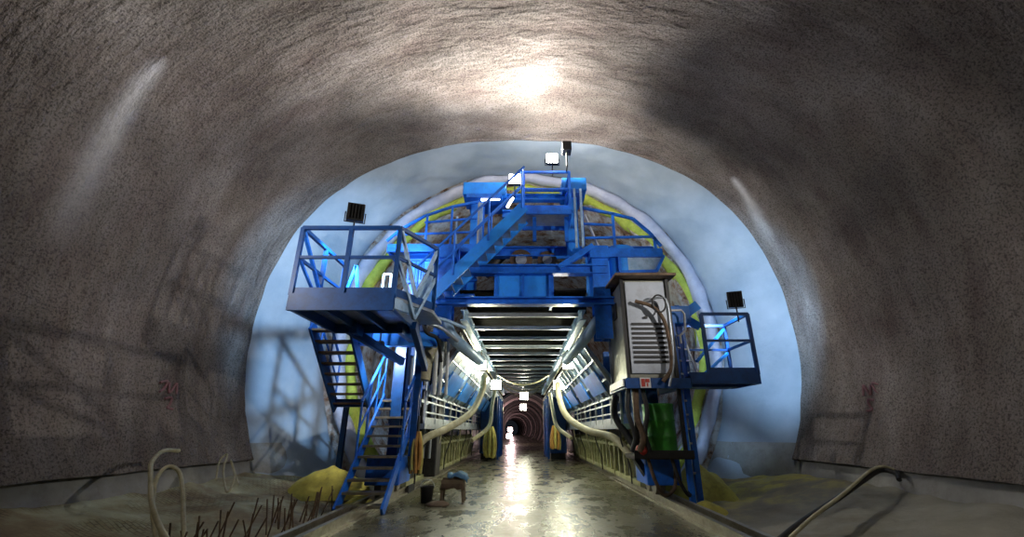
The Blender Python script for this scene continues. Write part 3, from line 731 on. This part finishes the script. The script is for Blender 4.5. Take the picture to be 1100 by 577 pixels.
pipe('hose', [(-1.0,11.5,2.5),(-1.02,11.2,2.1),(-1.2,10.7,1.6),(-1.6,10.0,1.25),(-2.0,9.3,1.0),(-2.12,8.9,.55)], .075, M['cream'], 'thick cream hose drooping from the left corridor lamps to the bracket row', 'hose', 'drooping corridor hoses', True)
pipe('hose', [(.95,12.5,2.4),(.98,12.0,1.9),(1.1,11.4,1.5),(1.45,10.6,1.2),(1.9,9.9,1.05),(2.15,9.4,.7)], .075, M['cream'], 'thick cream hose drooping from the right corridor lamps to the bracket row', 'hose', 'drooping corridor hoses', True)
pipe('hose', [(-.95,15,2.4),(-1.0,14.6,1.9),(-1.05,14.2,1.3),(-1.5,13.6,.9)], .06, M['cream'], 'shorter cream hose deeper in the corridor on the left', 'hose', 'drooping corridor hoses', True)
pipe('hose', [(.95,16,2.4),(1.0,15.4,1.8),(1.1,15,1.3),(1.5,14.4,.95)], .06, M['cream'], 'shorter cream hose deeper in the corridor on the right', 'hose', 'drooping corridor hoses', True)
# looping cables under the ceiling
for i, (y, sag, lab) in enumerate(((16.5,.35,'nearest'),(18.5,.42,'middle'),(20.5,.5,'farthest'))):
    pipe('cable', [(-.95,y,3.1),(-.5,y,3.1-sag*.7),(0,y,3.1-sag),(.5,y,3.1-sag*.7),(.95,y,3.1)], .025, M['cream'], 'pale cable slung across under the corridor ceiling, %s of three' % lab, 'cable', 'slung ceiling cables')
# blue equipment blocks deeper in the corridor
for sx, nm in ((-1,'left'), (1,'right')):
    e = thing('equipment_block', 'dark blue upright equipment block far down the %s side of the corridor' % nm, 'machine', (sx*1.6,22,0))
    MB().box(min(sx*1.15,sx*1.9), max(sx*1.15,sx*1.9), 20.5, 26.5, .25, 2.6).build('body', M['dblue'], e, .03)
    for yy in (20.8, 22.6, 24.4): MB().bar((sx*1.12,yy,.0), (sx*1.12,yy,2.65), .09).build('post', B, e)
    MB().box(min(sx*1.2,sx*1.85), max(sx*1.2,sx*1.85), 20.6, 26.4, 0, .25).build('plinth', M['dark'], e)
# hanging rope / cable bundles
def bundle(loc, w, h, n, mat, label, mat2=None):
    t = thing('rope_bundle', label, 'rope', loc, 'hanging rope bundles')
    x, y, z = loc
    for k in range(n):
        a = 2*PI*k/n; dx = math.cos(a)*w*.32; dy = math.sin(a)*w*.25; j = random.uniform(-.02,.02)
        MB().tube(curve([(x+dx*.4,y+dy*.4,z+h),(x+dx+j,y+dy,z+h*.66),(x+dx*1.15,y+dy,z+h*.3),(x+dx*.9-j,y+dy,z+random.uniform(0,.08))], 5), w*.11, 8).build('strand', (mat2 if mat2 and k % 3 == 0 else mat), t)
    MB().tube([(x,y,z+h-.03),(x,y,z+h+.28)], w*.10, 8).build('tie', M['dark'], t)
bundle((-1.98,8.75,.45), .30, .72, 9, M['orange'], 'orange brown rope bundle hanging beside the lower-left staircase', M['ylrope'])
bundle((-1.15,16.2,.30), .5, 1.0, 8, M['ylrope'], 'yellow rope bundle hanging deep in the corridor on the left')
bundle((1.2,17.5,.5), .45, .85, 8, M['orange'], 'orange rope bundle hanging deep in the corridor on the right', M['ylrope'])
# black cable tangles left of the drum
for i, (pts, r, lab) in enumerate((
    ([(1.85,7.95,1.9),(1.80,7.9,1.5),(1.88,7.85,1.1),(1.82,7.9,.86)], .04, 'outermost'),
    ([(1.98,7.95,1.9),(1.95,7.88,1.4),(2.02,7.85,1.1),(1.95,7.9,.86)], .05, 'middle'),
    ([(2.10,7.95,1.9),(2.12,7.85,1.5),(2.05,7.85,1.15),(2.12,7.9,.86)], .04, 'nearest the drum'))):
    pipe('cable', pts, r, M['rubber'] if i != 1 else M['rust'], 'dark cable hanging left of the green drum, %s of three' % lab, 'cable', 'cables beside the drum')
o = MB(); lathe(o, (2.0,7.97,.80), [(0,0),(.09,0),(.12,.07),(.09,.15),(0,.17)], 12); tag(o.build('cloth_heap', M['red']), 'small crumpled red cloth on the tray beside the green drum', 'cloth')
# big corner hose at right of the corridor
pipe('hose', [(1.95,9.4,2.0),(1.85,9.3,1.5),(2.05,9.2,1.1),(2.2,9.1,.8)], .07, M['dark'], 'dark hose dropping behind the cable tangle beside the right bogie', 'hose')

# ------------------------------------------------------------------ machine dressing on the ground
ct = thing('work_trestle', 'low brown covered trestle with a blue cloth on top standing on the road', 'trestle', (-1.22,8.6,0))
tx, ty = -1.28, 8.75
mb = MB(); vs = []; fs = []; nx, nyy = 10, 6
for j in range(nyy+1):
    for i in range(nx+1):
        x = tx-.20+.44*i/nx; y = ty-.16+.32*j/nyy
        z = .40+noise.noise(Vector((x*6, y*6, 1)))*.05
        if i in (0, nx) or j in (0, nyy): z -= .15+.04*random.random()
        vs.append((x,y,z))
for j in range(nyy):
    for i in range(nx): a = j*(nx+1)+i; fs.append((a,a+1,a+nx+2,a+nx+1))
o = mb.add(vs, fs, True).build('cover', M['brown'], ct); sm = o.modifiers.new('s','SOLIDIFY'); sm.thickness = .02
MB().box(tx-.18, tx+.22, ty-.14, ty+.14, .30, .36).build('frame', M['wood'], ct)
for dx in (-.15, .19):
    for dy in (-.11, .11): MB().bar((tx+dx*1.15,ty+dy,0), (tx+dx,ty+dy,.34), .045).build('leg', M['wood'], ct)
mb = MB(); vs = []; fs = []
for j in range(7):
    for i in range(9):
        x = tx-.08+.36*i/8; y = ty-.15+.26*j/6; z = .455+noise.noise(Vector((x*9, y*9, 4)))*.05 - (.09 if i == 8 else 0) - (.06 if j == 0 else 0)
        vs.append((x,y,z))
for j in range(6):
    for i in range(8): a = j*9+i; fs.append((a,a+1,a+10,a+9))
o = mb.add(vs, fs, True).build('cloth', M['cloth']); sm = o.modifiers.new('s','SOLIDIFY'); sm.thickness = .012
tag(o, 'crumpled blue cloth lying on the brown trestle', 'cloth')
bk = thing('bucket', 'black bucket standing left of the brown trestle on the road', 'bucket', (-1.72,8.55,0))
lathe(MB(), (-1.70,8.6,0), [(0,.0),(.09,.0),(.12,.26),(.13,.27),(.115,.26),(.085,.02),(0,.02)], 24).build('body', M['rubber'], bk)
MB().tube([Vector((-1.70+.125*math.cos(a),8.6,.25+.12*math.sin(a))) for a in [PI*k/12 for k in range(13)]], .008).build('handle', M['galv'], bk)
o = MB()
lathe(o, (-1.45,8.35,0), [(0,0),(.20,0),(.19,.03),(.12,.055),(0,.06)], 16); tag(o.build('mud_heap', M['brown']), 'flat heap of brown mud in front of the trestle', 'mud')
# red canister behind the lower stair
rc = thing('canister', 'red plastic canister standing behind the lower-left staircase', 'canister', (-2.65,9.9,.5))
MB().box(-2.85, -2.45, 9.85, 10.15, .62, .98).build('body', M['red'], rc, .03)
MB().bar((-2.72,10,1.01), (-2.58,10,1.01), .04, .05).build('handle', M['red'], rc)
MB().box(-3.0, -2.3, 9.75, 10.3, .0, .62).build('stand', M['dark'], rc, .02)

# mud mounds
def mound(loc, rx, ry, hh, label, mat):
    mb = MB(); vs = []; fs = []; n, m = 28, 10; x, y, z = loc
    for i in range(m+1):
        t = i/m
        for k in range(n):
            a = 2*PI*k/n; w = 1+.25*noise.noise(Vector((math.cos(a)*1.5+x, math.sin(a)*1.5+y, 0)))
            px, py = x+rx*t*w*math.cos(a), y+ry*t*w*math.sin(a)
            vs.append((px, py, z-.08*t+hh*(1-t*t)**1.2+(noise.noise(Vector((px*4,py*4,2)))*.10*hh*2 if t < 1 else 0)))
    for i in range(m):
        for k in range(n): a = i*n+k; b = i*n+(k+1) % n; fs.append((a,b,b+n,a+n))
    tag(mb.add(vs, fs, True).build('mud_mound', mat), label, 'mud', 'yellow mud mounds')
mound((-3.75,9.3,.10), .85, .7, .42, 'yellow mud mound beneath the two left staircases', M['mud'])
mound((-2.75,8.3,0), .38, .5, .16, 'yellow mud mound behind the bottom treads of the lower staircase', M['mud'])
mound((3.45,9.5,.05), .7, .9, .50, 'yellow mud mound behind the ladder mast', M['mud'])
mound((2.95,7.9,0), .35, .35, .14, 'small yellow mud mound at the foot of the ladder mast', M['mud'])

# reinforcing bars sticking out of the left bank
for i in range(44):
    f = i/43; x = lerp(-3.45,-3.0,f)+random.uniform(-.28,.22); y = lerp(4.9,7.5,f)+random.uniform(-.2,.2)
    b0 = Vector((x, y, -.06)); hgt = random.uniform(.24,.46)
    MBt = MB().tube([b0, b0+Vector((random.uniform(-.10,.16), random.uniform(-.05,.05), hgt))], .010, 6)
    tag(MBt.build('reinforcing_bar', M['rust']), 'thin rusty reinforcing bar poking up from the left bank', 'rebar', 'rebar stubs on the left bank')
# two poles leaning across the bank
for (a, b, lab) in (((-3.3,5.4,.1),(-3.15,6.6,.95),'lower'), ((-3.75,5.6,.1),(-3.45,7.1,1.05),'upper')):
    pass
# hoses on the banks
def wp(*t): return [W(*q) for q in t]
pipe('hose', wp((192,484,6.6),(176,484,6.3),(163,496,5.9),(162,515,5.5),(163,540,5.2),(172,566,4.9),(186,590,4.7)), .026, M['cream'], 'pale hose curling over the left kicker down to the bank', 'hose', 'loose hoses on the banks')
pipe('hose', wp((170,592,4.9),(164,550,5.2),(168,515,5.5),(180,501,5.7),(192,506,5.7),(196,525,5.5),(197,555,5.2),(199,592,4.9)), .022, M['cream'], 'pale hose bent in a tall narrow loop on the left bank', 'hose', 'loose hoses on the banks')
pipe('hose', wp((232,515,6.9),(236,495,7.3),(244,488,7.4),(240,505,7.1),(244,528,6.6),(252,512,6.9),(248,494,7.3),(256,520,6.8)), .014, M['cream'], 'small tangle of thin pale hose on the left bank further back', 'hose', 'loose hoses on the banks')
pipe('hose', wp((832,584,5.2),(862,560,5.6),(900,535,6.1),(930,514,6.7),(946,505,6.9),(962,508,6.8),(966,515,6.7)), .032, M['rubber'], 'dark hose running up the right bank to the kicker', 'hose', 'loose hoses on the banks')
pipe('hose', wp((842,584,5.1),(872,556,5.6),(906,530,6.1),(934,506,6.8),(948,501,6.9),(960,504,6.9)), .020, M['cream'], 'pale hose running beside the dark one up the right bank', 'hose', 'loose hoses on the banks')
hy = thing('pipe_rack', 'upright yellow and grey pipes on a dark box added behind the lower-left staircase', 'machine', (-2.6,10.9,0))
MB().box(-3.15, -2.0, 10.9, 11.5, .2, 3.5).build('body', M['dark'], hy, .03)  # dark box added to give the darkness behind the pipes
MB().box(-3.1, -2.05, 10.75, 10.9, 2.9, 3.3).build('head', M['dblue'], hy, .02)
MB().box(-3.1, -2.05, 10.75, 10.9, 2.1, 2.2).build('crossbar', M['dblue'], hy, .02)
for k, xx in enumerate((-3.0,-2.82,-2.62,-2.45,-2.28,-2.12)): MB().tube([(xx,10.72,.6),(xx,10.72,3.1)], .03 if k % 2 else .045, 10).build('pipe', M['ylrope'] if k % 3 == 0 else M['galv'], hy)

# spray-paint scribbles on the walls (illegible in the photograph)
def scribble(x, y, Yd, sgn, label):
    t = thing('spray_mark', label, 'paint mark', W(x, y, Yd))
    base = W(x, y, Yd)
    k = 0
    for (pts) in ([(-.22,.18),(-.05,.22),(-.12,.10),(-.22,.04)], [(0,.2),(0,.04),(.1,.12),(.18,.2),(.18,.03)], [(-.1,-.06),(.06,-.04),(.02,-.14),(-.05,-.2),(.08,-.22)]):
        q = []
        for a, b in pts:
            yy = base.y+a*.9; zz = base.z+b; 
            # lateral position of the wall here
            zr = zz-CAMH-1.9
            xx = 6.0*(max(0, 1-abs(zr/5.4)**2.3))**(1/2.3) if zr > 0 else 6.0*math.cos(math.asin(max(-1, zr/5.6)))
            q.append((sgn*(xx+.0), yy, zz))
        MB().tube(curve(q, 5), .020, 6).build('stroke', M['pink'], t)
scribble(188, 424, 7.45, -1, 'faded pink spray-paint scribble on the dark left wall')
scribble(933, 426, 7.6, 1, 'faded pink spray-paint scribble on the dark right wall')

# ------------------------------------------------------------------ lamps
def spot(loc, target, power, col, angle=120, blend=.4, radius=.06):
    l = bpy.data.lights.new('work_light', 'SPOT'); l.energy = power; l.color = col; l.spot_size = math.radians(angle); l.spot_blend = blend; l.shadow_soft_size = radius
    o = bpy.data.objects.new('work_light', l); C.objects.link(o); o.location = loc
    o.rotation_euler = (Vector(target)-Vector(loc)).to_track_quat('-Z', 'Y').to_euler(); return o
def point(loc, power, col, radius=.06):
    l = bpy.data.lights.new('work_light', 'POINT'); l.energy = power; l.color = col; l.shadow_soft_size = radius
    o = bpy.data.objects.new('work_light', l); C.objects.link(o); o.location = loc; return o
def floodlight(loc, target, label, w=.26, h=.30, glass=None, stalk=.28, hang=0):
    """box head with glass on the side of the target"""
    t = thing('floodlight', label, 'floodlight', loc)
    L = Vector(loc); d = (Vector(target)-L).normalized(); r = d.cross(Vector((0,0,1))).normalized(); u = r.cross(d)
    def bx(mb, c, hw, hh, hd):
        vs = [c+r*a*hw+u*b*hh+d*e*hd for a in (-1,1) for b in (-1,1) for e in (-1,1)]
        mb.add(vs, [(0,1,3,2),(4,6,7,5),(0,4,5,1),(2,3,7,6),(0,2,6,4),(1,5,7,3)]); return mb
    hs = bx(MB(), L, w/2, h/2, .045).build('housing', M['dark'], t, .008)
    for k in range(5): bx(MB(), L-d*.055+r*(k-2)*w*.18, .008, h*.42, .015).build('cooling_fin', M['dark'], hs)
    bx(MB(), L+d*.048, w*.44, h*.44, .006).build('glass', glass or M['lamp'], t)
    mb = MB().tube([L-Vector((0,0,h/2+stalk)), L-Vector((0,0,h/2))], .014) if not hang else MB().tube([L, L+Vector((0,0,hang))], .014)
    for a in (-1, 1): mb.tube([L+r*a*(w/2+.02), L+r*a*(w/2+.02)-Vector((0,0,h/2+.02)), L-Vector((0,0,h/2+.02))], .010)
    mb.build('bracket', M['dark'], t)
    return t
COOL = (.40,.66,1.0); WH = (1,.95,.88); WARM = (.98,.96,.68)
# rail-mounted floods lighting the smooth lining
LL = Vector((-2.66,6.2,4.44)); LT = Vector((-4.3,11.0,4.2))
floodlight(LL, LT, 'floodlight on the left platform rail, turned to the blue wall')
d = (LT-LL).normalized(); spot(LL+d*.1, LT, 950, COOL, 88, .6)
RL = Vector((3.98,7.9,3.50)); RT = Vector((5.0,10.8,3.8))
floodlight(RL, RT, 'floodlight on the right basket rail, turned to the blue wall')
d = (RT-RL).normalized(); spot(RL+d*.1, RT, 330, COOL, 125, .5)
# crown lamps
for (x, y, Yd, lab) in ((593,171,8.4,'brightest star-like lamp at the top of the gantry beside a small box lamp'), (553,193,8.4,'second bright lamp just left of and below the topmost one')):
    L = W(x, y, Yd); floodlight(L, (L.x, 0, L.z+.6), lab, .28, .26, M['lamp'], .30)
L1 = W(593,171,8.4)+Vector((0,-.10,.17)); point(L1, 300, WH, .05)
L2 = W(553,193,8.4)+Vector((0,-.12,0)); spot(L2, L2+Vector((-.7,-2.7,1.5)), 1050, WH, 134, .9, .07)
L = L1+Vector((.31,-.12,-.03)); jb = thing('lamp_ballast', 'small dark box on a short stalk just right of the brightest lamp', 'box', L)
MB().box(L.x-.10, L.x+.10, L.y-.12, L.y+.12, L.z-.11, L.z+.12).build('housing', M['dark'], jb, .01)
MB().tube([(L.x,L.y,6.60),(L.x,L.y,L.z-.1)], .018).tube([(L.x,8.36,6.57),(L.x,L.y,6.62)], .016).build('stalk', M['dark'], jb)
# corridor lamps
for (x, y, Yd, p, lab) in ((517,392,12.0,120,'nearer bright lamp on the left edge of the corridor ceiling'),(533,413,16.5,120,'farther bright lamp on the left edge of the corridor ceiling'),
                        (610,391,12.0,120,'nearer bright lamp on the right edge of the corridor ceiling'),(600,413,16.5,120,'farther bright lamp on the right edge of the corridor ceiling'),
                        (563,425,22,60,'small lamp hanging under the middle of the corridor ceiling'),(562,437,28,60,'smallest lamp hanging in the middle beyond the corridor ceiling')):
    L = W(x, y, Yd); k = Yd/12
    floodlight(L, (L.x*.5, 0, L.z-.4), lab, .30*min(k,1.5), .26*min(k,1.5), M['lampw'], .2, 3.5-L.z)
    point(L+Vector((0,-.14,-.02)), p, WARM, .08)
for (x, y, Yd, lab) in ((548,461,44,'upper of two lamps low on the left of the distant bore'),(547,468,40,'lower of two lamps low on the left of the distant bore')):
    L = W(x, y, Yd); floodlight(L, (0,0,L.z), lab, .5, .4, M['lampr'], .5); point(L+Vector((.1,-.3,0)), 90, (1,.75,.72), .2)
for y in (42, 52, 66, 84, 105): point((bend(y)-1.2, y+3, 2.6), 80*(y/50), (1,.68,.70), .2)
# lamp added under the left platform to brighten the stairs and pipe rack
L = Vector((-2.75,8.35,2.72)); floodlight(L, (-2.6,10.5,1.8), 'small lamp added under the left platform, turned to the pipe rack', .16, .14, M['lamp'], .1, .26); spot(L+Vector((0,.1,-.03)), (-2.7,10.6,1.6), 130, WH, 130, .6, .04)
# photographer's side: unseen floods added on the walls to light the gantry front
for sx, p, nm in ((1, 600, 'right'), (-1, 380, 'left')):
    L = Vector((sx*5.55,3.7,4.0)); T = Vector((-sx*1.8,8.3,4.0))
    d = (T-L).normalized()
    floodlight(L, T, 'added floodlight high on the %s wall beside the viewpoint, outside the photograph' % nm, stalk=.1)
    spot(L+d*.12, T, p, (1,.95,.90) if sx > 0 else (.95,.93,.92), 66, .6, .06)

# ------------------------------------------------------------------ world, camera, view
w = bpy.data.worlds.new('world'); bpy.context.scene.world = w; w.use_nodes = True
w.node_tree.nodes['Background'].inputs[0].default_value = (.5,.6,.8,1); w.node_tree.nodes['Background'].inputs[1].default_value = .012
cam = bpy.data.cameras.new('camera'); co = bpy.data.objects.new('camera', cam); C.objects.link(co)
cam.sensor_width = 36; cam.lens = F*36/1100; cam.shift_x = -12/1100; cam.clip_end = 400
co.location = (0,0,CAMH); co.rotation_euler = (PI/2+TH, 0, 0)
bpy.context.scene.camera = co
vs = bpy.context.scene.view_settings
vs.view_transform = 'Standard'; vs.look = 'None'; vs.gamma = 1; vs.use_curve_mapping = False; vs.exposure = .2
